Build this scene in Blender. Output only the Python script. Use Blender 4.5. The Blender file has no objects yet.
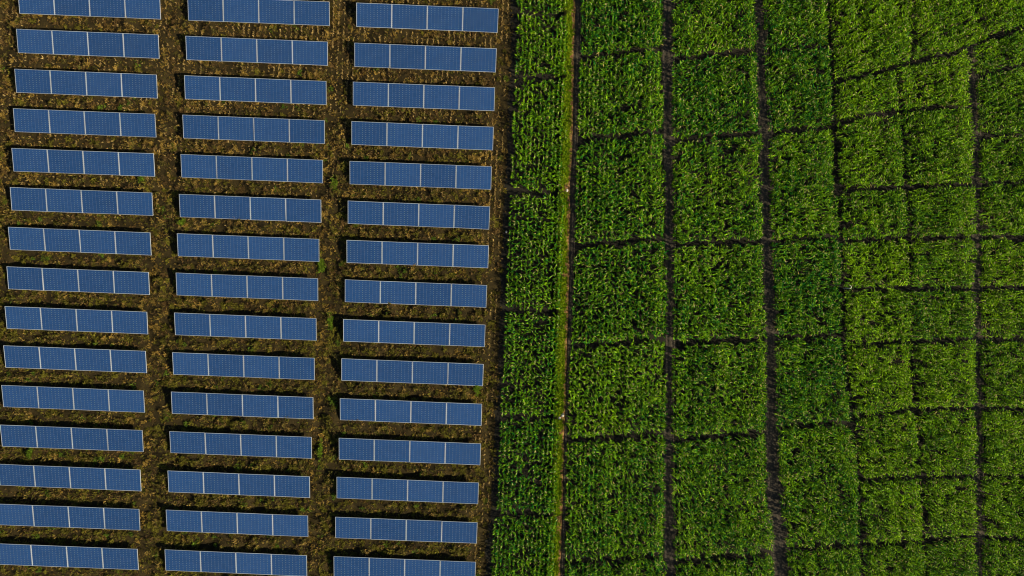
import bpy, math
import numpy as np
from mathutils import Vector, Matrix, Euler

rng = np.random.default_rng(7)
scene = bpy.context.scene
col = scene.collection

# ------------------------------------------------------------------ camera
PPM = 8.0            # photo pixels per metre on the ground
CAM_H = 85.0         # drone height above the ground
cam_data = bpy.data.cameras.new("camera")
cam = bpy.data.objects.new("camera", cam_data)
col.objects.link(cam)
cam.location = (0, 0, CAM_H)
cam.rotation_euler = (0, 0, 0)
cam_data.sensor_width = 36.0
cam_data.lens = 36.0 * CAM_H / (1024 / PPM)
cam_data.clip_start = 0.5
cam_data.clip_end = 6000
scene.camera = cam

# ------------------------------------------------------------------ sky + sun
SUN_EL = math.radians(27)
SUN_S = math.radians(20)          # how far the sun stands below the picture's right
sdir = Vector((math.cos(SUN_EL) * math.cos(SUN_S), -math.cos(SUN_EL) * math.sin(SUN_S), math.sin(SUN_EL)))
world = bpy.data.worlds.new("World")
scene.world = world
world.use_nodes = True
wn = world.node_tree
wn.nodes.clear()
sky = wn.nodes.new("ShaderNodeTexSky")
sky.sky_type = 'NISHITA'
sky.sun_disc = False
sky.sun_elevation = SUN_EL
sky.sun_rotation = math.atan2(sdir.x, sdir.y)
sky.air_density = 1.0
sky.dust_density = 0.6
bg = wn.nodes.new("ShaderNodeBackground")
bg.inputs["Strength"].default_value = 0.05
wo = wn.nodes.new("ShaderNodeOutputWorld")
wn.links.new(sky.outputs[0], bg.inputs[0])
wn.links.new(bg.outputs[0], wo.inputs[0])

sun_data = bpy.data.lights.new("sun", 'SUN')
sun_data.energy = 5.0
sun_data.angle = math.radians(0.8)
sun_data.color = (1.0, 0.85, 0.58)
sun = bpy.data.objects.new("sun", sun_data)
sun.rotation_euler = sdir.to_track_quat('Z', 'Y').to_euler()
sun.location = sdir * 120
col.objects.link(sun)

vs = scene.view_settings
vs.view_transform = 'Standard'
vs.look = 'None'
vs.gamma = 1.0
vs.use_curve_mapping = False
vs.exposure = 0.88
scene.cycles.filter_width = 1.05

# ------------------------------------------------------------------ helpers
def W(px, py, z=0.0):
    """ground coordinates of a measured point of the site plan, at height z"""
    s = (CAM_H - z) / CAM_H / PPM
    return (px - 512.0) * s, (288.0 - py) * s

def tag(o, label=None, cat=None, group=None, kind=None):
    if label: o["label"] = label
    if cat: o["category"] = cat
    if group: o["group"] = group
    if kind: o["kind"] = kind
    return o

def link(o, parent=None):
    col.objects.link(o)
    if parent is not None:
        o.parent = parent
    return o

def empty(name, loc=(0, 0, 0), rz=0.0):
    o = bpy.data.objects.new(name, None)
    o.empty_display_size = 0.3
    o.location = loc
    o.rotation_euler = (0, 0, rz)
    return link(o)

def mesh_py(name, verts, faces, mat):
    me = bpy.data.meshes.new(name)
    me.from_pydata([tuple(v) for v in verts], [], faces)
    if mat: me.materials.append(mat)
    me.update()
    return me

def obj(name, me, parent=None):
    return link(bpy.data.objects.new(name, me), parent)

def mesh_np(name, V, Q, T, mat, tint=None):
    """mesh from numpy arrays: vertices, quads, triangles, colour per vertex"""
    me = bpy.data.meshes.new(name)
    nv, nq, nt = len(V), len(Q), len(T)
    me.vertices.add(nv)
    me.vertices.foreach_set("co", np.ascontiguousarray(V, dtype=np.float32).ravel())
    me.loops.add(nq * 4 + nt * 3)
    me.loops.foreach_set("vertex_index", np.concatenate([np.asarray(Q).ravel(), np.asarray(T).ravel()]).astype(np.int32))
    me.polygons.add(nq + nt)
    ls = np.concatenate([np.arange(nq) * 4, nq * 4 + np.arange(nt) * 3]).astype(np.int32)
    me.polygons.foreach_set("loop_start", ls)
    me.update(calc_edges=True)
    if tint is not None:
        at = me.attributes.new("tint", 'FLOAT_COLOR', 'POINT')
        c = np.ones((nv, 4), np.float32)
        c[:, :3] = tint
        at.data.foreach_set("color", c.ravel())
    me.materials.append(mat)
    return me

def noise2(x, y, scale, seed):
    """smooth value noise 0..1"""
    x = np.asarray(x) / scale + 1000.0
    y = np.asarray(y) / scale + 1000.0
    xi, yi = np.floor(x).astype(np.int64), np.floor(y).astype(np.int64)
    fx, fy = x - xi, y - yi
    fx, fy = fx * fx * (3 - 2 * fx), fy * fy * (3 - 2 * fy)
    def h(a, b):
        n = (a * 374761393 + b * 668265263 + seed * 974711) & 0x7fffffff
        n = ((n ^ (n >> 13)) * 1274126177) & 0x7fffffff
        n = n ^ (n >> 16)
        return (n & 0xffff) / 65535.0
    return (h(xi, yi) * (1 - fx) + h(xi + 1, yi) * fx) * (1 - fy) + (h(xi, yi + 1) * (1 - fx) + h(xi + 1, yi + 1) * fx) * fy

def blades(base, az, L, Wd, e0, droop, roll, nseg, prof, tint):
    """curved tapering blades; returns V, Q, T, C"""
    n = len(base)
    ch, sh = np.cos(az), np.sin(az)
    P = [base.astype(np.float64)]
    E = []
    for k in range(nseg):
        e = e0 - droop * (k + 0.5) / nseg
        E.append(e)
        step = (L / nseg)[:, None] * np.stack([np.cos(e) * ch, np.cos(e) * sh, np.sin(e)], 1)
        P.append(P[-1] + step)
    side = np.stack([-sh, ch, np.zeros(n)], 1)
    nv = 2 * nseg + 1
    V = np.zeros((n, nv, 3))
    for k in range(nseg):
        e = E[k]
        nor = np.stack([-np.sin(e) * ch, -np.sin(e) * sh, np.cos(e)], 1)
        w = np.cos(roll)[:, None] * side + np.sin(roll)[:, None] * nor
        hw = (Wd * prof[k] * 0.5)[:, None]
        V[:, 2 * k] = P[k] - w * hw
        V[:, 2 * k + 1] = P[k] + w * hw
    V[:, 2 * nseg] = P[nseg]
    V[:, :, 2] = np.maximum(V[:, :, 2], 0.012)
    off = (np.arange(n) * nv)[:, None]
    Q = [off + np.array([[2 * k, 2 * k + 1, 2 * k + 3, 2 * k + 2]]) for k in range(nseg - 1)]
    Q = np.concatenate(Q) if Q else np.zeros((0, 4), int)
    T = off + np.array([[2 * nseg - 2, 2 * nseg - 1, 2 * nseg]])
    C = np.repeat(tint[:, None, :], nv, axis=1)
    return V.reshape(-1, 3), Q, T, C.reshape(-1, 3)

def merge(parts):
    V, Q, T, C = [], [], [], []
    o = 0
    for v, q, t, c in parts:
        V.append(v); Q.append(q + o); T.append(t + o); C.append(c)
        o += len(v)
    return np.concatenate(V), np.concatenate(Q), np.concatenate(T), np.concatenate(C)

def box(cx, cy, cz, sx, sy, sz):
    x, y, z = sx / 2, sy / 2, sz / 2
    v = [(cx + a * x, cy + b * y, cz + c * z) for c in (-1, 1) for b in (-1, 1) for a in (-1, 1)]
    f = [(0, 2, 3, 1), (4, 5, 7, 6), (0, 1, 5, 4), (2, 6, 7, 3), (0, 4, 6, 2), (1, 3, 7, 5)]
    return v, f

def boxes(lst):
    V, F = [], []
    for b in lst:
        v, f = box(*b)
        o = len(V)
        V += v
        F += [tuple(i + o for i in q) for q in f]
    return V, F

def relief(x, y):
    """hummocky ground of the solar site, metres"""
    x = np.asarray(x, float); y = np.asarray(y, float)
    px, py = x * PPM + 512, 288 - y * PPM
    fade = np.clip((c1L(py) - 5 - px) / 14.0, 0, 1)
    h = 0.55 * noise2(x, y, 1.5, 101) + 0.24 * noise2(x, y, 0.75, 102) + 0.10 * noise2(x, y, 0.4, 103)
    return fade * (0.02 + np.clip(h - 0.16, 0, 1) * (0.45 + 0.8 * noise2(x, y, 8.0, 104)))

# ------------------------------------------------------------------ materials
def new_mat(name):
    m = bpy.data.materials.new(name)
    m.use_nodes = True
    nt = m.node_tree
    return m, nt, nt.nodes["Principled BSDF"]

def node(nt, kind, **kw):
    n = nt.nodes.new(kind)
    for k, v in kw.items():
        setattr(n, k, v)
    return n

def leaf_material(name, transl, rough, spec=0.05, gain=1.0):
    m, nt, p = new_mat(name)
    a = node(nt, "ShaderNodeAttribute", attribute_name="tint")
    p.inputs["Roughness"].default_value = rough
    p.inputs["Specular IOR Level"].default_value = spec
    nt.links.new(a.outputs["Color"], p.inputs["Base Color"])
    tr = node(nt, "ShaderNodeBsdfTranslucent")
    mx = node(nt, "ShaderNodeMix", data_type='RGBA', blend_type='MULTIPLY')
    mx.inputs["Factor"].default_value = 1.0
    mx.inputs[7].default_value = (1.25, 1.15, 0.45, 1)
    nt.links.new(a.outputs["Color"], mx.inputs[6])
    nt.links.new(mx.outputs[2], tr.inputs["Color"])
    ms = node(nt, "ShaderNodeMixShader")
    ms.inputs[0].default_value = transl
    nt.links.new(p.outputs[0], ms.inputs[1])
    nt.links.new(tr.outputs[0], ms.inputs[2])
    nt.links.new(ms.outputs[0], nt.nodes["Material Output"].inputs[0])
    return m

def soil_material(name, c1, c2, c3, scale=0.6, bump=0.6):
    m, nt, p = new_mat(name)
    tc = node(nt, "ShaderNodeTexCoord")
    n1 = node(nt, "ShaderNodeTexNoise"); n1.inputs["Scale"].default_value = scale; n1.inputs["Detail"].default_value = 8
    n2 = node(nt, "ShaderNodeTexNoise"); n2.inputs["Scale"].default_value = scale * 9; n2.inputs["Detail"].default_value = 6
    nt.links.new(tc.outputs["Object"], n1.inputs["Vector"])
    nt.links.new(tc.outputs["Object"], n2.inputs["Vector"])
    r = node(nt, "ShaderNodeValToRGB")
    e = r.color_ramp.elements
    e[0].position, e[0].color = 0.32, (*c1, 1)
    e[1].position, e[1].color = 0.70, (*c3, 1)
    k = e.new(0.5); k.color = (*c2, 1)
    ad = node(nt, "ShaderNodeMath", operation='ADD')
    m1 = node(nt, "ShaderNodeMath", operation='MULTIPLY'); m1.inputs[1].default_value = 0.55
    m2 = node(nt, "ShaderNodeMath", operation='MULTIPLY'); m2.inputs[1].default_value = 0.45
    nt.links.new(n1.outputs[0], m1.inputs[0]); nt.links.new(n2.outputs[0], m2.inputs[0])
    nt.links.new(m1.outputs[0], ad.inputs[0]); nt.links.new(m2.outputs[0], ad.inputs[1])
    nt.links.new(ad.outputs[0], r.inputs[0])
    nt.links.new(r.outputs[0], p.inputs["Base Color"])
    p.inputs["Roughness"].default_value = 0.95
    p.inputs["Specular IOR Level"].default_value = 0.15
    b = node(nt, "ShaderNodeBump"); b.inputs["Strength"].default_value = bump; b.inputs["Distance"].default_value = 0.12
    nt.links.new(n2.outputs[0], b.inputs["Height"])
    nt.links.new(b.outputs[0], p.inputs["Normal"])
    return m

M_ground = soil_material("dry_soil", (0.013, 0.010, 0.004), (0.024, 0.018, 0.007), (0.048, 0.034, 0.012), 0.5, 0.8)
M_thatch = soil_material("dry_thatch", (0.012, 0.009, 0.003), (0.026, 0.019, 0.006), (0.055, 0.040, 0.012), 1.3, 1.0)
M_field = soil_material("field_soil", (0.010, 0.010, 0.007), (0.017, 0.016, 0.012), (0.028, 0.025, 0.019), 0.9, 0.6)
M_track = soil_material("track_soil", (0.036, 0.031, 0.024), (0.054, 0.046, 0.035), (0.080, 0.068, 0.051), 0.7, 0.35)
M_bank = soil_material("bank_soil", (0.09, 0.050, 0.020), (0.16, 0.090, 0.034), (0.27, 0.16, 0.068), 1.3, 0.9)
M_stone = soil_material("pale_stone", (0.40, 0.37, 0.32), (0.52, 0.48, 0.42), (0.62, 0.58, 0.52), 3.0, 0.4)
M_leaf = leaf_material("maize_leaf", 0.22, 0.5)
M_tassel = leaf_material("maize_tassel", 0.2, 0.8, 0.2)
M_stalk = leaf_material("maize_stalk", 0.0, 0.7)
M_dry = leaf_material("dry_grass", 0.25, 0.85, 0.15)
M_weed = leaf_material("green_weed", 0.35, 0.6)

def metal_material(name, c, rough):
    m, nt, p = new_mat(name)
    oi = node(nt, "ShaderNodeObjectInfo")
    mr = node(nt, "ShaderNodeMapRange"); mr.inputs[3].default_value = 0.78; mr.inputs[4].default_value = 1.08
    nt.links.new(oi.outputs["Random"], mr.inputs[0])
    mx = node(nt, "ShaderNodeMix", data_type='RGBA', blend_type='MULTIPLY'); mx.inputs["Factor"].default_value = 1
    mx.inputs[6].default_value = (*c, 1)
    nt.links.new(mr.outputs[0], mx.inputs[7])
    nt.links.new(mx.outputs[2], p.inputs["Base Color"])
    p.inputs["Metallic"].default_value = 0.25
    p.inputs["Roughness"].default_value = rough
    return m

M_frame = metal_material("anodised_frame", (0.38, 0.43, 0.50), 0.5)
M_steel = metal_material("galvanised_steel", (0.42, 0.43, 0.45), 0.55)

# panel geometry (metres)
PW, PH = 4.372, 2.83
NCX, NCY = 10, 11
def cell_material():
    m, nt, p = new_mat("solar_cells")
    tc = node(nt, "ShaderNodeTexCoord")
    sp = node(nt, "ShaderNodeSeparateXYZ")
    nt.links.new(tc.outputs["Object"], sp.inputs[0])
    def math_(op, a, b=None):
        n = node(nt, "ShaderNodeMath", operation=op)
        for i, v in enumerate((a, b)):
            if v is None: continue
            if isinstance(v, (int, float)): n.inputs[i].default_value = v
            else: nt.links.new(v, n.inputs[i])
        return n.outputs[0]
    cx, cy = (PW - 0.16) / NCX, (PH - 0.12) / NCY
    fx = math_('SUBTRACT', math_('FRACT', math_('ADD', math_('DIVIDE', sp.outputs[0], cx), 100.5)), 0.5)
    fy = math_('SUBTRACT', math_('FRACT', math_('ADD', math_('DIVIDE', sp.outputs[1], cy), 100.0)), 0.5)
    ax = math_('MULTIPLY', math_('ABSOLUTE', fx), cx)
    ay = math_('MULTIPLY', math_('ABSOLUTE', fy), cy)
    dot = math_('LESS_THAN', math_('ADD', ax, math_('MULTIPLY', ay, 1.5)), 0.064)          # white corner diamond between cells
    line = math_('LESS_THAN', math_('MINIMUM', ax, ay), 0.004)
    # slight shade difference from cell to cell
    ix = math_('FLOOR', math_('ADD', math_('DIVIDE', sp.outputs[0], cx), 100.0))
    iy = math_('FLOOR', math_('ADD', math_('DIVIDE', sp.outputs[1], cy), 100.5))
    cb = node(nt, "ShaderNodeCombineXYZ")
    oi = node(nt, "ShaderNodeObjectInfo")
    nt.links.new(ix, cb.inputs[0]); nt.links.new(iy, cb.inputs[1]); nt.links.new(oi.outputs["Random"], cb.inputs[2])
    wnz = node(nt, "ShaderNodeTexWhiteNoise", noise_dimensions='3D')
    nt.links.new(cb.outputs[0], wnz.inputs[0])
    mix1 = node(nt, "ShaderNodeMix", data_type='RGBA')
    mix1.inputs[6].default_value = (0.008, 0.037, 0.126, 1)
    mix1.inputs[7].default_value = (0.015, 0.057, 0.182, 1)
    v = math_('ADD', math_('MULTIPLY', wnz.outputs[0], 0.35), math_('MULTIPLY', oi.outputs["Random"], 0.65))
    nt.links.new(v, mix1.inputs[0])
    mix2 = node(nt, "ShaderNodeMix", data_type='RGBA')
    mix2.inputs[7].default_value = (0.02, 0.065, 0.17, 1)
    nt.links.new(line, mix2.inputs[0]); nt.links.new(mix1.outputs[2], mix2.inputs[6])
    mix3 = node(nt, "ShaderNodeMix", data_type='RGBA')
    mix3.inputs[7].default_value = (0.115, 0.155, 0.22, 1)
    nt.links.new(dot, mix3.inputs[0]); nt.links.new(mix2.outputs[2], mix3.inputs[6])
    # thin dust, gathers in soft streaks
    dn = node(nt, "ShaderNodeTexNoise"); dn.inputs["Scale"].default_value = 0.9; dn.inputs["Detail"].default_value = 5
    mp = node(nt, "ShaderNodeVectorMath", operation='ADD')
    nt.links.new(tc.outputs["Object"], mp.inputs[0])
    rs = node(nt, "ShaderNodeVectorMath", operation='SCALE'); rs.inputs[0].default_value = (37, 71, 0)
    nt.links.new(oi.outputs["Random"], rs.inputs[3]); nt.links.new(rs.outputs[0], mp.inputs[1])
    nt.links.new(mp.outputs[0], dn.inputs[0])
    mix4 = node(nt, "ShaderNodeMix", data_type='RGBA')
    mix4.inputs[7].default_value = (0.30, 0.29, 0.27, 1)
    nt.links.new(math_('MULTIPLY', dn.outputs[0], 0.03), mix4.inputs[0]); nt.links.new(mix3.outputs[2], mix4.inputs[6])
    nt.links.new(mix4.outputs[2], p.inputs["Base Color"])
    p.inputs["Roughness"].default_value = 0.22
    p.inputs["Specular IOR Level"].default_value = 0.5
    return m
M_cell = cell_material()

M_pipe, _nt, _p = new_mat("white_plastic")
_p.inputs["Base Color"].default_value = (0.6, 0.6, 0.58, 1)
_p.inputs["Roughness"].default_value = 0.4

# ------------------------------------------------------------------ site plan
def interp(pts):
    ys = [p[1] for p in pts]; xs = [p[0] for p in pts]
    def f(y):
        y = np.asarray(y, float)
        r = np.interp(y, ys, xs)
        s0 = (xs[1] - xs[0]) / (ys[1] - ys[0]); s1 = (xs[-1] - xs[-2]) / (ys[-1] - ys[-2])
        r = np.where(y < ys[0], xs[0] + (y - ys[0]) * s0, r)
        return np.where(y > ys[-1], xs[-1] + (y - ys[-1]) * s1, r)
    return f
c1L = interp([(516, 0), (516.5, 40), (514, 80), (510, 190), (507, 250), (505, 320), (500, 420), (496, 510), (492, 530), (490, 576)])
bankX = interp([(573, 0), (572, 45), (570, 144), (568, 190), (566.5, 288), (563, 415), (560, 515), (558, 576)])
c1R = lambda y: bankX(y) - 2.8
c2L = interp([(580.5, 0), (579.5, 50), (576.5, 144), (574, 240), (572.5, 288), (568.5, 380), (566, 432), (563.5, 576)])
c2R = interp([(664, 0), (662.5, 60), (663.5, 120), (665.5, 200), (666, 288), (666, 400), (663.5, 440), (664, 500), (665, 576)])
c3L = interp([(674, 0), (674, 144), (675, 288), (673.5, 380), (673, 432), (674, 500), (677, 576)])
c3R = interp([(755.5, 0), (758, 80), (760.5, 144), (762.5, 240), (765, 288), (767, 432), (769.5, 520), (775, 576)])
c4L = interp([(766, 0), (769, 90), (772, 144), (774, 230), (778, 300), (780, 432), (785, 520), (791, 560), (792, 600)])
V1 = interp([(831, 0), (833, 40), (835.5, 80), (838, 144), (842, 200), (844, 240), (846, 288), (846, 340), (850, 380), (855, 420), (861, 470), (863.5, 540), (866, 600)])
V2 = interp([(900, 75), (904, 110), (908, 150), (911, 200), (913, 240), (914, 288), (915, 340), (917, 390), (921, 432), (926, 500), (928, 545), (930, 600)])
t4L = interp([(970, 52), (973, 100), (974.5, 144), (975.5, 216), (976.5, 360), (977, 480), (978, 576)])
t4R = lambda y: t4L(y) + 10.0
S1 = lambda y: 916.0 + 0 * np.asarray(y, float)
S2 = lambda y: 995.0 + 0.45 * (np.asarray(y, float) - 40)
EDGE = lambda y: 1078.0 + 0 * np.asarray(y, float)
sh = lambda f, d: (lambda y: f(y) + d)

def seg(a, b):
    """horizontal division as a function of x"""
    return lambda x: a[1] + (np.asarray(x, float) - a[0]) * (b[1] - a[1]) / (b[0] - a[0])
def poly(pts):
    xs = [p[0] for p in pts]; ys = [p[1] for p in pts]
    return lambda x: np.interp(x, xs, ys)
flat = lambda y: seg((0, y), (1, y))
TOP, BOT = flat(-46), flat(622)

D1 = poly([(835, 82), (888, 69), (918, 61), (958, 51), (993, 37.5), (1024, 28), (1080, 12)])
G1 = [TOP, flat(11.5), flat(75), flat(191), flat(311.5), flat(418.5), flat(517), BOT]
G2 = [TOP, seg((580, 55), (662, 47.5)), seg((580, 138), (662, 131)), seg((576, 245), (662, 239)), seg((573, 346.5), (665, 339.5)),
      seg((565, 442), (660, 435)), seg((565, 566), (667, 557.5)), BOT]
G3 = [TOP, seg((675, 58), (756, 48)), seg((674, 139), (758, 132)), seg((676, 245), (762, 240)), seg((676, 345), (763, 339)),
      seg((672, 442), (768, 433)), seg((676, 564), (770, 555)), BOT]
G4 = [TOP, seg((768, 50), (830, 44)), seg((768, 132), (835, 126)), seg((773, 240), (843, 237)), seg((777, 339), (843, 335)),
      poly([(780, 427), (850, 423), (880, 415)]), seg((790, 552), (860, 546)), BOT]
GA = [D1, poly([(845, 119), (903, 110), (968, 105)]), seg((848, 189), (908, 187)), seg((845, 240), (913, 238)), flat(288.5), seg((853, 347), (908, 343)),
      seg((855, 419), (916, 411)), seg((863, 482), (918, 479)), seg((853, 549), (923, 544)), BOT]
GB = [D1, poly([(845, 119), (903, 110), (968, 105)]), seg((918, 186.5), (973, 183)), seg((918, 238), (973, 236.5)), flat(289), seg((918, 343), (975, 339)),
      seg((918, 411.5), (975, 409)), seg((930, 479.5), (975, 477)), seg((928, 543), (975, 538)), BOT]
GC = [D1, seg((975, 77), (1024, 64)), flat(134.5), seg((985, 184), (1024, 181)), flat(237), flat(288), flat(340), flat(410.5), flat(478), flat(541), BOT]

# ------------------------------------------------------------------ setting: ground, field soil, tracks, bank
def sheet(name, L, R, y0, y1, z, mat, n=60, zr=None):
    ys = np.linspace(y0, y1, n)
    v, f = [], []
    for y in ys:
        for x in (float(L(y)), float(R(y))):
            wx, wy = W(x, y)
            v.append((wx, wy, z))
    for i in range(n - 1):
        a = 2 * i
        f.append((a + 1, a, a + 2, a + 3))
    o = obj(name, mesh_py(name, v, f, mat))
    tag(o, kind="structure")
    return o

gv = [(-3000, -3000, 0), (3000, -3000, 0), (3000, 3000, 0), (-3000, 3000, 0)]
tag(obj("ground", mesh_py("ground", gv, [(0, 1, 2, 3)], M_ground)), kind="structure")
sheet("field_soil", sh(c1L, -7), EDGE, -60, 636, 0.004, M_field)

def site_ground():
    nx, ny = 205, 236
    X, Y = np.meshgrid(np.linspace(-78, 1.5, nx), np.linspace(-46, 46, ny))
    X, Y = X.ravel(), Y.ravel()
    Z = relief(X, Y)
    edge = np.minimum(np.minimum(X + 78, 46 - abs(Y)), 3) / 3
    V = np.stack([X, Y, Z * edge + 0.002 * (Z > 0) - 0.02 * (Z <= 0)], 1)
    i = (np.arange(ny - 1)[:, None] * nx + np.arange(nx - 1)[None]).ravel()
    me = mesh_np("site_ground", V, np.stack([i, i + 1, i + nx + 1, i + nx], 1), np.zeros((0, 3), int), M_thatch)
    me.polygons.foreach_set("use_smooth", np.ones(len(i), bool))
    tag(obj("site_ground", me), kind="structure")
site_ground()

def track(name, L, R, y0, y1, ruts=True):
    """dirt track: a strip with two shallow wheel ruts and crumbly edges"""
    n = 260
    us = np.linspace(0, 1, 13)
    prof = 0.030 + 0.025 * np.cos(us * 2 * np.pi * 2) + 0.015 * np.sin(us * np.pi)
    prof[0] = prof[-1] = 0.008
    v, f = [], []
    for i, y in enumerate(np.linspace(y0, y1, n)):
        xl, xr = float(L(y)), float(R(y))
        for j, u in enumerate(us):
            px = xl + (xr - xl) * u
            wx, wy = W(px, y)
            jz = 0.006 * (rng.random() - 0.5) if 0 < j < 12 else 0
            v.append((wx + 0.03 * (rng.random() - 0.5), wy, max(0.008, prof[j] + jz)))
    k = len(us)
    for i in range(n - 1):
        for j in range(k - 1):
            a = i * k + j
            f.append((a + 1, a, a + k, a + k + 1))
    return tag(obj(name, mesh_py(name, v, f, M_track)), kind="structure")

track("dirt_track", sh(bankX, 0.5), sh(c2L, 1), -60, 636)
track("dirt_track", sh(c2R, -1), sh(c3L, 1), -60, 636)
track("dirt_track", sh(c3R, -2), sh(c4L, 1), -60, 636)
track("dirt_track", sh(t4L, -5), sh(t4R, -3), 40, 636)

# earth bank between the first maize column and the track: a low ridge with a bare face
def earth_bank():
    prof = [(-9.5, 0.0), (-8.0, 0.30), (-5.6, 0.44), (-3.0, 0.50), (-1.2, 0.48), (0.8, 0.26), (2.2, 0.0)]
    n = 420
    v, f = [], []
    k = len(prof)
    for i, y in enumerate(np.linspace(-60, 636, n)):
        x0 = float(bankX(y))
        wob = 1.1 * (noise2(0.0, y, 14, 3) - 0.5) + 0.7 * (noise2(0.0, y, 4, 4) - 0.5)
        for j, (dx, z) in enumerate(prof):
            wx, wy = W(x0 + dx + wob, y)
            zz = z * (0.62 + 0.62 * float(noise2(j * 3.1, y, 9, 5))) if 0 < j < k - 1 else 0.002
            v.append((wx + 0.06 * (rng.random() - .5), wy, zz + (0.05 * (rng.random() - .5) if 0 < j < k - 1 else 0)))
    for i in range(n - 1):
        for j in range(k - 1):
            a = i * k + j
            f.append((a + 1, a, a + k, a + k + 1))
    o = obj("earth_bank", mesh_py("earth_bank", v, f, M_bank))
    return tag(o, kind="structure")
earth_bank()

# ------------------------------------------------------------------ solar arrays
ROT = -math.atan2(5.7, 142.3)               # the rows run slightly clockwise
Z_LOW, Z_HIGH = 0.62, 1.11
TILT = math.atan2(Z_HIGH - Z_LOW, PH * 0.985)
PITCH_X = 4.392

slab_me = None
def build_array_meshes():
    d = {}
    iw, ih = PW - 0.15, PH - 0.11
    v, f = box(0, 0, 0, iw + 0.04, ih + 0.04, 0.036)
    d["solar_panel"] = mesh_py("solar_panel", v, f, M_cell)
    sb, tb = 0.05, 0.04
    v, f = boxes([(-PW / 2 + sb / 2, 0, 0.004, sb, PH, 0.05), (PW / 2 - sb / 2, 0, 0.004, sb, PH, 0.05),
                  (0, PH / 2 - tb / 2, 0.002, PW - 2 * sb, tb, 0.046), (0, -PH / 2 + tb / 2, 0.002, PW - 2 * sb, tb, 0.046)])
    d["frame"] = mesh_py("frame", v, f, M_frame)
    v, f = boxes([(0, 0, 0, 17.2, 0.09, 0.10), (0, 0.034, -0.06, 17.2, 0.02, 0.02)])
    d["rail"] = mesh_py("rail", v, f, M_steel)
    v, f = boxes([(0, 0, 0, 0.10, PH - 0.3, 0.07)])
    d["rafter"] = mesh_py("rafter", v, f, M_steel)
    for nm, h in (("front_post", 0.62), ("rear_post", 0.90)):
        v, f = boxes([(0, 0, h / 2, 0.09, 0.016, h), (0.037, 0, h / 2, 0.016, 0.09, h - 0.004), (-0.037, 0, h / 2, 0.016, 0.09, h - 0.004),
                      (0, 0, 0.03, 0.26, 0.26, 0.06)])
        d[nm] = mesh_py(nm, v, f, M_steel)
    d["mid_clamp"] = mesh_py("mid_clamp", *boxes([(0, 0, 0, 0.05, 0.10, 0.02)]), M_frame)
    return d
AM = build_array_meshes()

def make_array():
    root = empty("solar_array")
    ct, st = math.cos(TILT), math.sin(TILT)
    zc = (Z_LOW + Z_HIGH) / 2
    def at(u, v, w):           # u along the row, v up the slope, w out of the panel plane
        return (u, v * ct - w * st, zc + v * st + w * ct)
    for i in range(4):
        p = obj("solar_panel", AM["solar_panel"], root)
        p.location = at((i - 1.5) * PITCH_X, 0, 0)
        p.rotation_euler = (TILT, 0, 0)
        obj("frame", AM["frame"], p)
    for v_ in (-0.8, 0.8):
        r = obj("rail", AM["rail"], root); r.location = at(0, v_, -0.085); r.rotation_euler = (TILT, 0, 0)
    for i in range(5):
        u = (i - 2) * PITCH_X * 0.80
        r = obj("rafter", AM["rafter"], root); r.location = at(u, 0, -0.175); r.rotation_euler = (TILT, 0, 0)
        a = at(u, -0.9, -0.2)
        b = obj("front_post", AM["front_post"], root); b.location = (u, a[1], a[2] - 0.62)
        a = at(u, 0.9, -0.2)
        b = obj("rear_post", AM["rear_post"], root); b.location = (u, a[1], a[2] - 0.90)
    for i in range(3):
        for v_ in (-0.8, 0.8):
            c = obj("mid_clamp", AM["mid_clamp"], root); c.location = at((i - 1) * PITCH_X, v_, 0.04); c.rotation_euler = (TILT, 0, 0)
    return root

def copy_tree(o, parent=None):
    c = o.copy()
    col.objects.link(c)
    c.parent = parent
    for ch in o.children:
        copy_tree(ch, c)
    return c

ORD = ["first", "second", "third", "fourth", "fifth", "sixth", "seventh", "eighth", "ninth", "tenth", "eleventh", "twelfth",
       "thirteenth", "fourteenth", "fifteenth"]
TL0 = [(17.82, -10.3), (187.1, -3.75), (356.1, 2.8)]     # upper-left corner of the topmost array of each column, on the plan
ROWV = (-1.62, 39.53)
ARR = []
proto = make_array()
half = Vector((math.cos(ROT), math.sin(ROT)))
perp = Vector((math.sin(ROT), -math.cos(ROT)))
COLN = ["left array column", "middle array column", "right array column"]
first = True
for ci in range(3):
    for ri in range(15):
        px = TL0[ci][0] + ROWV[0] * ri
        py = TL0[ci][1] + ROWV[1] * ri
        tlx, tly = W(px, py, Z_HIGH)
        ctr = Vector((tlx, tly)) + half * (PITCH_X * 2) + perp * (PH * math.cos(TILT) / 2)
        o = proto if first else copy_tree(proto)
        first = False
        o.location = (ctr.x + 0.02 * rng.normal(), ctr.y + 0.02 * rng.normal(), 0)
        o.rotation_euler = (0, 0, ROT + math.radians(0.05) * rng.normal())
        where = "topmost" if ri == 0 else "bottommost" if ri == 14 else ORD[ri] + " from the top"
        tag(o, "row of four blue solar panels, %s in the %s" % (where, COLN[ci]), "solar array", "solar arrays in three columns")
        for ch in o.children:
            if ch.name.startswith("solar_panel"):
                ch.rotation_euler = (TILT + math.radians(0.35) * rng.normal(), math.radians(0.18) * rng.normal(), math.radians(0.16) * rng.normal())
        ARR.append((ctr.x, ctr.y))
ARR = np.array(ARR)

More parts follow.
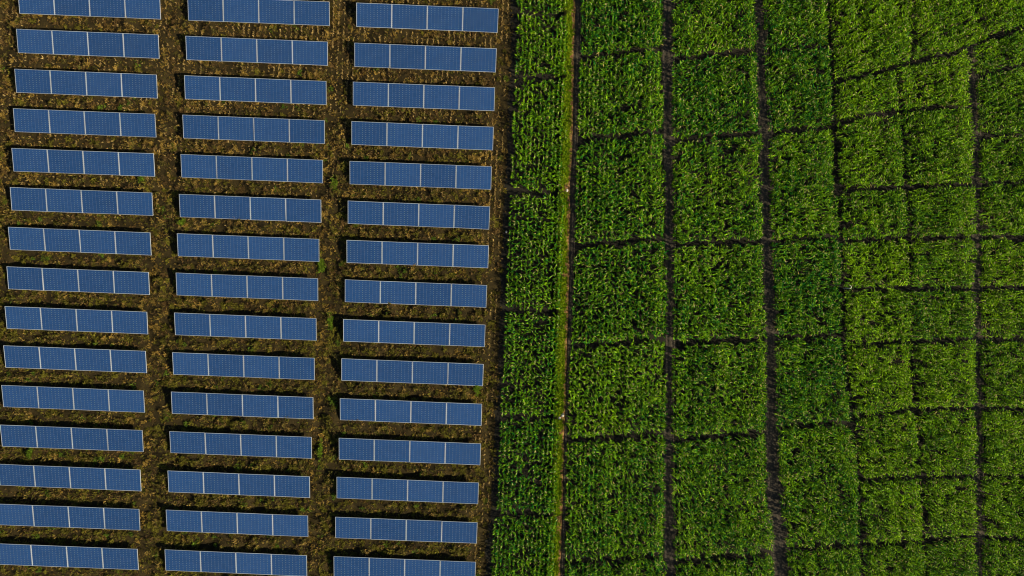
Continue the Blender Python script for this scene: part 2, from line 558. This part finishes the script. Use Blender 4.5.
# ------------------------------------------------------------------ maize
Z_CAN = 1.45
def maize_plants(L, R, Gt, Gb, hscale, hue, gap=2.2, dens=0.78, row=0.54, step=0.225, edge=1.2):
    """plants of one plot -> leaves, stalks, tassels"""
    # candidate rows on the plan (plan px), rows run down the picture
    yy = np.arange(-46, 622, step * PPM)
    xm0, xm1 = float(np.min([L(y) for y in (0, 288, 576)])) - 40, float(np.max([R(y) for y in (0, 288, 576)])) + 40
    rows = np.arange(0, (xm1 - xm0) / (row * PPM))
    X0 = L(yy)
    xs, ys, rk = [], [], []
    for k in rows:
        x = X0 + edge + 1.0 + k * row * PPM
        xs.append(x); ys.append(yy); rk.append(np.full(len(yy), k))
    x = np.concatenate(xs); y = np.concatenate(ys); rk = np.concatenate(rk)
    x = x + rng.normal(0, 0.42, len(x)); y = y + rng.normal(0, 0.75, len(y))
    y = y + rng.uniform(-1, 1, 4000)[rk.astype(int)] * 1.2
    top, bot = Gt(x), Gb(x)
    rag = rng.uniform(-1.0, 1.0, len(x))
    top = top + 2.6 * (noise2(x, top * 0 + 3, 11.0, 81) - 0.5)
    bot = bot + 2.6 * (noise2(x, bot * 0 + 3, 11.0, 81) - 0.5)
    xr = x + 2.4 * (noise2(y, y * 0 + 9, 9.0, 82) - 0.5)
    ok = (xr > L(y) + edge) & (xr < R(y) - edge) & (y > top + gap + rag) & (y < bot - gap + rag)
    ok &= (rng.random(len(x)) < 0.93 * dens) | (R(y) - x < 9)
    thin = noise2(x, y, 7.0, 21)
    ok &= (thin > 0.13) | (rng.random(len(x)) < 0.35)
    x, y, rk = x[ok], y[ok], rk[ok]
    n = len(x)
    s = (CAM_H - Z_CAN) / CAM_H / PPM
    wx, wy = (x - 512) * s, (288 - y) * s
    h = hscale * (0.52 + 0.52 * noise2(x, y, 5.0, 11) + 0.16 * noise2(x, y, 26.0, 12) + 0.34 * noise2(x, y * 0.10, 6.5, 13)) * (1 + 0.11 * rng.normal(size=n))
    rr = rng.random(4000)[rk.astype(int)]
    h *= np.where(rr < 0.2, 1.13, np.where(rr > 0.86, 0.82, 0.98))
    # plants at the rim of a plot stay shorter
    dl = np.minimum(x - L(y), R(y) - x)
    dv = np.minimum(y - Gt(x), Gb(x) - y)
    h *= np.where(x - L(y) < R(y) - x, 0.74, 0.80) + np.where(x - L(y) < R(y) - x, 0.26, 0.20) * np.clip(dl / 7.0, 0, 1)
    h *= 0.74 + 0.26 * np.clip(dv / 6.0, 0, 1)
    base = np.stack([wx, wy, np.zeros(n)], 1)
    paz = rng.uniform(0, np.pi, n)
    patch = noise2(x, y, 22.0, 31)
    pv = rng.uniform(0.65, 1.3, n)
    parts = []
    NL = 8
    for i in range(NL):
        t = (i + 0.6) / NL
        b = base.copy()
        b[:, 2] = h * (0.04 + 0.86 * t)
        az = paz + np.pi * (i % 2) + rng.normal(0, 0.35, n)
        Ln = (0.58 - 0.20 * abs(t - 0.4)) * rng.uniform(0.7, 1.15, n) * (0.55 + 0.45 * h / 1.5)
        Wd = rng.uniform(0.075, 0.14, n) * (1.0 - 0.25 * (t > 0.85))
        e0 = rng.uniform(0.85, 1.35, n) + (0.12 if t > 0.8 else 0)
        dr = rng.uniform(1.0, 2.1, n) - (0.4 if t > 0.8 else 0)
        roll = rng.normal(0, 0.35, n)
        g = rng.random(n)
        g2 = np.clip(0.75 * g + 0.25 * patch + hue - 0.15, 0, 1)
        c = (1 - g2)[:, None] * np.array([0.005, 0.085, 0.008]) + g2[:, None] * np.array([0.215, 0.385, 0.003])
        c *= (rng.uniform(0.7, 1.25, n) * pv)[:, None]
        old = rng.random(n) < (0.015 if t > 0.3 else 0.12)
        c[old] = np.array([0.34, 0.29, 0.10]) * rng.uniform(0.5, 1.1, (old.sum(), 1))
        parts.append(blades(b, az, Ln, Wd, e0, dr, roll, 3, (0.55, 1.0, 0.75), c))
    leaves = merge(parts)
    # stalks: tall thin three-sided spikes
    az0 = rng.uniform(0, 6.28, n)
    stp = []
    for k in range(1):
        c = np.repeat(np.array([[0.07, 0.12, 0.03]]), n, 0)
        stp.append(blades(base, az0 + k * 1.57, h * 0.97, np.full(n, 0.045), np.full(n, 1.54), np.zeros(n), np.zeros(n), 2, (1.0, 0.8), c))
    stalks = merge(stp)
    # tassels
    has = rng.random(n) < 0.22
    tb = base[has].copy(); th = h[has]; m = has.sum()
    tb[:, 2] = th * 0.95
    tp = []
    for k in range(4):
        c = np.array([0.50, 0.48, 0.22])[None] * rng.uniform(0.6, 1.15, (m, 1))
        tp.append(blades(tb, rng.uniform(0, 6.28, m), rng.uniform(0.16, 0.28, m), np.full(m, 0.035), rng.uniform(0.5, 1.4, m), rng.uniform(0.2, 0.9, m),
                         rng.normal(0, 0.5, m), 2, (0.8, 1.0), c))
    tassels = merge(tp)
    ctr = (float(wx.mean()), float(wy.mean())) if n else (0, 0)
    return leaves, stalks, tassels, ctr, n

PLANTS = 0
def plot(L, R, Gt, Gb, label, hs=1.5, hue=0.0, **kw):
    global PLANTS
    lv, st, ts, ctr, n = maize_plants(L, R, Gt, Gb, hs, hue, **kw)
    PLANTS += n
    if n == 0:
        return
    root = empty("maize_plot", (ctr[0], ctr[1], 0))
    tag(root, label, "crop plot", "maize plots divided by narrow gaps")
    for nm, (V, Q, T, C), mat in (("leaves", lv, M_leaf), ("stalks", st, M_stalk), ("tassels", ts, M_tassel)):
        V = V - np.array([ctr[0], ctr[1], 0])
        o = obj(nm, mesh_np(nm, V, Q, T, mat, C), root)
        tag(o, kind="stuff")

def nth(i, n):
    return "topmost" if i == 0 else "bottommost" if i == n - 1 else ORD[i] + " from the top"

def column(L, R, G, colname, hs, hue, **kw):
    n = len(G) - 1
    for i in range(n):
        plot(L, R, G[i], G[i + 1], "maize plot, %s in the %s" % (nth(i, n), colname), hs * rng.uniform(0.95, 1.06), hue + rng.uniform(-0.08, 0.08), **kw)

column(c1L, c1R, G1, "column beside the solar arrays", 1.15, 0.0, gap=2.4)
column(sh(c2L, 1.0), sh(c2R, 2.0), G2, "column just right of the earth bank", 1.5, -0.02, gap=2.7)
column(sh(c3L, -0.5), sh(c3R, 2.5), G3, "column between second and third tracks", 1.5, -0.02, gap=2.7)
column(sh(c4L, -0.5), sh(V1, -1.4), G4, "column just right of third track", 1.5, 0.0, edge=0.8)
HD = dict(edge=0.8)
plot(sh(V1, 2.5), sh(S1, -1), TOP, D1, "dark green striped maize plot above the slanting gap, left of three", 1.5, 0.2, gap=3.2, **HD)
plot(sh(S1, 2), sh(S2, -1), TOP, D1, "dark green striped maize plot above the slanting gap, middle of three", 1.5, 0.2, gap=3.2, **HD)
plot(sh(S2, 2), EDGE, TOP, D1, "dark green striped maize plot in the top right corner", 1.5, 0.2, gap=3.2, **HD)
for G, L, R, nm in ((GA, sh(V1, 2.6), sh(V2, -1.4), "small-plot column third from the right"), (GB, sh(V2, 2.2), sh(t4L, 2.5), "small-plot column left of rightmost track")):
    column(L, R, G, nm, 1.45, 0.16, **HD)  # raised hue paints haze and backlight into the leaf colour
column(t4R, EDGE, GC, "column along the right edge", 1.45, 0.16, edge=0.8)  # same hazy, backlit paleness put into the leaf colour
print("maize plants", PLANTS)

# ------------------------------------------------------------------ dry vegetation round the arrays (uncountable)
def left_mask(x, y, rim=2.0):
    px, py = x * PPM + 512, 288 - y * PPM
    return px < c1L(py) - rim

def under_panel(x, y, grow=0.0):
    """true where an array stands overhead"""
    r = np.zeros(len(x), bool)
    ca, sa = math.cos(-ROT), math.sin(-ROT)
    for cx, cy in ARR:
        dx, dy = x - cx, y - cy
        u, v = dx * ca - dy * sa, dx * sa + dy * ca
        r |= (abs(u) < PITCH_X * 2 - 0.5 + grow) & (abs(v) < PH / 2 - 0.45 + grow)
    return r

def spread(n):
    x = rng.uniform(-72, 1.2, n); y = rng.uniform(-42, 42, n)
    k = left_mask(x, y)
    x, y = x[k], y[k]
    k = ~under_panel(x, y) | (rng.random(len(x)) < 0.15)
    return x[k], y[k]

def aisle_pos(x, y):
    """plan distance to the right of the nearest array column's end"""
    px, py = x * PPM + 512, 288 - y * PPM
    d = np.full(len(x), 999.0)
    for tx, ty in TL0[:2]:
        e = tx + 142.3 - 0.041 * (py - ty)
        q = px - e
        d = np.where((q > 0) & (q < 30), q, d)
    return d

straw = np.array([0.265, 0.178, 0.040]); olive = np.array([0.125, 0.115, 0.014]); brown = np.array([0.120, 0.075, 0.026]); green = np.array([0.085, 0.140, 0.012])
# clumps: centre, radius, height and colour of their own
cx_, cy_ = spread(13000)
m = len(cx_)
south = np.clip((22 - cy_) / 50, 0, 1)               # more living grass towards the bottom of the site
big = noise2(cx_, cy_, 8.0, 43)
strk = noise2(cx_ / 4.0, cy_, 0.9, 45)
nearfield = np.clip(1 - ((c1L(288 - cy_ * PPM) - (cx_ * PPM + 512)) / 26.0), 0, 1)
stub = np.clip((cy_ - 17) / 11, 0, 1) * np.clip((cx_ + 60) / 30, 0.1, 1) * 0.5
k = rng.random(m) < (0.35 + 0.9 * strk) * (1 - np.maximum(0.93 * nearfield, stub))
cx_, cy_, south, big, strk = cx_[k], cy_[k], south[k], big[k], strk[k]
m = len(cx_)
ai = aisle_pos(cx_, cy_)
worn = (ai > 1) & (ai < 12)
p = rng.random(m)
w_ol = np.clip(0.26 + 1.05 * south * (0.5 + big) - 0.12 * strk, 0, 0.9)
cc = np.where((p < w_ol)[:, None], olive, np.where((rng.random(m) < 0.42 + 0.6 * (strk - 0.5))[:, None], straw, brown))
cc = np.where((rng.random(m) < 0.035 + 0.05 * south)[:, None], green, cc)
cc = np.where((worn & (rng.random(m) < 0.6))[:, None], straw, cc) * rng.uniform(0.55, 1.25, (m, 1))
ch_ = rng.uniform(0.16, 0.46, m) * np.where(worn, 0.7, 1.0)
cr_ = rng.uniform(0.10, 0.26, m)
cnt = rng.integers(5, 11, m)
idx = np.repeat(np.arange(m), cnt)
n = len(idx)
x = cx_[idx] + rng.normal(0, 1, n) * cr_[idx]
y = cy_[idx] + rng.normal(0, 1, n) * cr_[idx]
r2 = ((x - cx_[idx]) ** 2 + (y - cy_[idx]) ** 2) / (cr_[idx] ** 2)
hgt = ch_[idx] * np.exp(-0.18 * r2) * rng.uniform(0.7, 1.2, n)
tc_ = cc[idx] * rng.uniform(0.75, 1.2, (n, 1))
# thin litter between the clumps
lx, ly = spread(24000)
nl = len(lx)
x = np.concatenate([x, lx]); y = np.concatenate([y, ly]); hgt = np.concatenate([hgt, rng.uniform(0.08, 0.2, nl)])
tc_ = np.concatenate([tc_, np.where((rng.random(nl) < 0.3)[:, None], straw * 0.8, np.where((rng.random(nl) < 0.5)[:, None], olive * 0.8, brown)) * rng.uniform(0.5, 1.1, (nl, 1))])
k = left_mask(x, y, 3) & (~under_panel(x, y, 0.1) | (hgt < 0.25))
x, y, hgt, tc_ = x[k], y[k], hgt[k], tc_[k]
n = len(x)
gz_ = relief(x, y)
hgt = np.where(under_panel(x, y, 0.9), np.clip(np.minimum(hgt, (0.50 - gz_) / 1.6), 0.03, 1), hgt)
parts = []
for k in range(7):
    b = np.stack([x + rng.normal(0, 0.05, n), y + rng.normal(0, 0.05, n), gz_ + hgt * 0.08 * k], 1)
    c = tc_ * rng.uniform(0.7, 1.25, n)[:, None]
    parts.append(blades(b, rng.uniform(0, 6.28, n), (0.08 + hgt * 0.75) * rng.uniform(0.6, 1.2, n), rng.uniform(0.04, 0.085, n), rng.uniform(0.5, 1.4, n), rng.uniform(0.3, 1.6, n),
                        rng.normal(0, 0.4, n), 2 if k < 4 else 1, (0.8, 1.0) if k < 4 else (1.3,), c))
V, Q, T, C = merge(parts)
tag(obj("dry_grass", mesh_np("dry_grass", V, Q, T, M_dry, C)), "straw and olive dry grass growing between the solar arrays", "dry grass", kind="stuff")
print("grass tris", len(Q) * 2 + len(T))

# taller dead weeds that stand in clumps and break up the arrays' shadows
def dead_weeds():
    x, y = spread(45000)
    k = noise2(x, y, 0.8, 71) * 0.65 + noise2(x, y, 4.0, 72) * 0.35 > 0.54
    x, y = x[k], y[k]
    k = ~under_panel(x, y, 0.3) & left_mask(x, y, 24)
    k &= rng.random(len(x)) < np.clip(1.2 - (y - 5) / 30, 0.4, 1)
    ai = aisle_pos(x, y)
    k &= (ai < 0.1) | (ai > 11) | (rng.random(len(x)) < 0.3)
    x, y = x[k], y[k]
    n = len(x)
    base_c = np.where((rng.random(n) < 0.45)[:, None], np.array([[0.085, 0.078, 0.014]]), np.where((rng.random(n) < 0.5)[:, None], np.array([[0.21, 0.145, 0.038]]), np.array([[0.075, 0.048, 0.018]])))
    gz_ = relief(x, y)
    away = ~under_panel(x, y, 1.0)
    hh = np.where(away, rng.uniform(0.8, 2.1, n), np.clip((0.42 - gz_) / 0.42, 0.1, 1.0))
    parts = []
    for q in range(8):
        b = np.stack([x + rng.normal(0, .07, n), y + rng.normal(0, .07, n), gz_ + 0.055 * q * hh], 1)
        c = base_c * rng.uniform(.6, 1.3, (n, 1))
        parts.append(blades(b, rng.uniform(0, 6.28, n), rng.uniform(.14, .34, n), rng.uniform(.04, .09, n), rng.uniform(.3, 1.4, n), rng.uniform(.2, 1.4, n), rng.normal(0, .5, n), 2, (0.8, 1.0), c))
    V, Q, T, C = merge(parts)
    tag(obj("dead_weeds", mesh_np("dead_weeds", V, Q, T, M_dry, C)), "taller brown and olive weeds in clumps between the solar arrays", "weeds", kind="stuff")
    print("weeds", n)
dead_weeds()

# stubble rows left of the field and in the upper part of the site
def stubble():
    rowd = 0.655
    xs, ys = [], []
    ca, sa = math.cos(ROT), math.sin(ROT)
    uu = np.arange(-70, 6, rowd)
    vv = np.arange(-42, 42, 0.16)
    U, Vv = np.meshgrid(uu, vv)
    U, Vv = U.ravel(), Vv.ravel()
    U = U + rng.normal(0, 0.04, len(U)); Vv = Vv + rng.normal(0, 0.06, len(U))
    x, y = U * ca - Vv * sa, U * sa + Vv * ca
    px, py = x * PPM + 512, 288 - y * PPM
    d = c1L(py) - px
    ok = (d > 5)
    m_right = np.clip(1.3 - abs(d - 15) / 14, 0, 1) * (0.5 + 0.5 * np.clip((330 - py) / 200, 0.2, 1))
    m_top = np.clip((150 - py) / 90, 0, 1) * np.clip((px - 20) / 260, 0.25, 1)
    m_mid = 0.35 * np.clip((260 - py) / 100, 0, 1)
    m = np.maximum(np.maximum(m_right, m_top * 0.8), m_mid)
    m *= 0.25 + 0.95 * (noise2(px, py, 11.0, 51) > 0.4) 
    m *= np.where(noise2(px * 3.0, py, 6.0, 52) > 0.38, 1, 0.25)
    ok &= rng.random(len(x)) < m * 0.95
    ok &= ~under_panel(x, y, 0.1)
    x, y = x[ok], y[ok]
    n = len(x)
    parts = []
    for k in range(5):
        b = np.stack([x + rng.normal(0, 0.025, n), y + rng.normal(0, 0.06, n), relief(x, y)], 1)
        c = np.array([0.39, 0.285, 0.115])[None] * rng.uniform(0.6, 1.2, (n, 1))
        parts.append(blades(b, rng.uniform(0, 6.28, n), rng.uniform(0.16, 0.38, n), rng.uniform(0.03, 0.065, n), rng.uniform(0.95, 1.5, n), rng.uniform(0.0, 0.7, n),
                            rng.normal(0, 0.4, n), 2, (1.0, 1.0), c))
    V, Q, T, C = merge(parts)
    tag(obj("maize_stubble", mesh_np("maize_stubble", V, Q, T, M_dry, C)), "tan cut stubble in broken rows beside the maize field", "stubble", kind="stuff")
stubble()

# grass on the bank: bright green fringe along the first maize column
def bank_grass():
    n = 8000
    py = rng.uniform(-50, 626, n)
    dx = rng.uniform(-6.8, -0.9, n)
    gap = np.zeros(n, bool)
    for g in G1[1:-1]:
        gap |= abs(py - g(0)) < 2.2
    k = (~gap | (rng.random(n) < 0.15)) & (noise2(dx * 2, py, 3.0, 91) > 0.35)
    py, dx = py[k], dx[k]; n = len(py)
    px = bankX(py) + dx
    s = 1 / PPM * (CAM_H - 0.6) / CAM_H
    x, y = (px - 512) * s, (288 - py) * s
    z = np.interp(dx, [-9.5, -8, -5.6, -3.0, -0.9], [0, .27, .41, .47, .45])
    parts = []
    for q in range(4):
        b = np.stack([x + rng.normal(0, .06, n), y + rng.normal(0, .06, n), z], 1)
        g = rng.random(n) * 0.7 + 0.3 * noise2(px, py, 12, 61)
        c = (1 - g)[:, None] * np.array([0.06, 0.17, 0.004]) + g[:, None] * np.array([0.25, 0.32, 0.008])
        parts.append(blades(b, rng.uniform(0, 6.28, n), rng.uniform(0.2, 0.65, n), rng.uniform(0.05, 0.1, n), rng.uniform(0.6, 1.4, n), rng.uniform(0.4, 1.7, n), rng.normal(0, .4, n), 2, (0.8, 1.0), c))
    V, Q, T, C = merge(parts)
    tag(obj("bank_grass", mesh_np("bank_grass", V, Q, T, M_weed, C)), "bright green grass fringe on the earth bank", "grass", kind="stuff")
bank_grass()

# single bright weed patches among the arrays
WEEDS = [(331, 321, 2.2, 9, "bright green weed strip between middle and right arrays, at mid height"),
         (321, 449, 2.0, 9, "bright green weed strip between middle and right arrays, near the bottom"),
         (322, 266, 3.0, 6, "yellow green weed clump in the corridor left of the right arrays"),
         (32, 452, 2.0, 5, "bright green weed tuft between the two lower left arrays"),
         (184, 223, 3.0, 2.5, "small bright weed above a middle array, near the left corridor"),
         (477, 389, 3.0, 5, "yellow green weed tuft by the right end of a right array"),
         (335, 184, 3.0, 6, "green weed clump in the corridor beside the upper right arrays"),
         (143, 179, 2.5, 3.5, "small bright weed at the right end of an upper left array")]
for px, py, rx, ry, lab in WEEDS:
    cx, cy = W(px, py)
    n = int(26 * rx * ry / 6) + 30
    a = rng.normal(0, 0.5, (n, 2)) * np.array([rx, ry]) / PPM
    root = empty("green_weed", (cx, cy, 0))
    tag(root, lab, "weed", "green weeds among the dry grass")
    parts, stems = [], []
    for q in range(5):
        b = np.stack([a[:, 0], a[:, 1], 0.02 + 0.07 * q + relief(a[:, 0] + cx, a[:, 1] + cy)], 1)
        c = np.array([0.12, 0.20, 0.015])[None] * rng.uniform(0.5, 1.2, (n, 1))
        parts.append(blades(b, rng.uniform(0, 6.28, n), rng.uniform(.14, .28, n), rng.uniform(.05, .1, n), rng.uniform(.3, 1.2, n), rng.uniform(.3, 1.3, n), rng.normal(0, .4, n), 2, (0.8, 1.0), c))
    c = np.repeat(np.array([[0.06, 0.10, 0.02]]), n, 0)
    stems.append(blades(np.stack([a[:, 0], a[:, 1], np.zeros(n)], 1), rng.uniform(0, 6.28, n), np.full(n, 0.36), np.full(n, 0.02), np.full(n, 1.5), np.zeros(n), np.zeros(n), 2, (1, .8), c))
    V, Q, T, C = merge(parts)
    tag(obj("leaves", mesh_np("leaves", V, Q, T, M_weed, C), root), kind="stuff")
    V, Q, T, C = merge(stems)
    tag(obj("stems", mesh_np("stems", V, Q, T, M_stalk, C), root), kind="stuff")

# pale stones
import bmesh
def stone(px, py, r, z, lab):
    bm = bmesh.new()
    bmesh.ops.create_icosphere(bm, subdivisions=2, radius=r)
    for v in bm.verts:
        v.co *= 1 + 0.22 * (rng.random() - .5)
        v.co.z *= 0.7
        v.co.y *= 1.25
    me = bpy.data.meshes.new("stone"); bm.to_mesh(me); bm.free()
    me.materials.append(M_stone)
    x, y = W(px, py, z)
    o = obj("stone", me); o.location = (x, y, z + r * 0.35)
    tag(o, lab, "stone", "pale stones by the field edge")
stone(562.4, 415, 0.20, 0.48, "larger pale stone on the earth bank at the cross gap below mid height")
stone(559.5, 418, 0.15, 0.48, "smaller pale stone beside another at the earth bank's cross gap")
stone(567, 190.5, 0.17, 0.48, "pale stone on the earth bank at the upper cross gap")
stone(506.3, 232, 0.12, 0.0, "small pale stone at the left rim of the maize field")

# white bent pipe standing between the plots
def pipe(px, py):
    R_, r_, n, k = 0.17, 0.032, 20, 8
    v, f = [], []
    for i in range(n + 1):
        a = math.radians(-100 + 200 * i / n)
        c = Vector((R_ * math.cos(a), R_ * math.sin(a), 0)); d = Vector((math.cos(a), math.sin(a), 0))
        for j in range(k):
            b = 2 * math.pi * j / k
            v.append(c + d * r_ * math.cos(b) + Vector((0, 0, r_ * math.sin(b))))
    for i in range(n):
        for j in range(k):
            f.append((i * k + j, i * k + (j + 1) % k, (i + 1) * k + (j + 1) % k, (i + 1) * k + j))
    f.append(tuple(range(k))[::-1]); f.append(tuple(n * k + j for j in range(k)))
    x, y = W(px, py, 1.75)
    root = empty("standpipe", (x, y, 0))
    tag(root, "small white bent standpipe among the maize plots", "pipe")
    o = obj("hoop", mesh_py("hoop", v, f, M_pipe), root); o.location = (0, 0, 1.75)
    vv, ff = [], []
    for zz in (0, 1.74):
        for j in range(8):
            b = 2 * math.pi * j / 8
            vv.append((R_ * math.cos(math.radians(-90)) + 0.04 * math.cos(b), -R_ + 0.04 * math.sin(b), zz))
    for j in range(8):
        ff.append((j, (j + 1) % 8, 8 + (j + 1) % 8, 8 + j))
    ff.append(tuple(range(8))[::-1]); ff.append(tuple(range(8, 16)))
    obj("riser", mesh_py("riser", vv, ff, M_pipe), root)
pipe(850, 287)
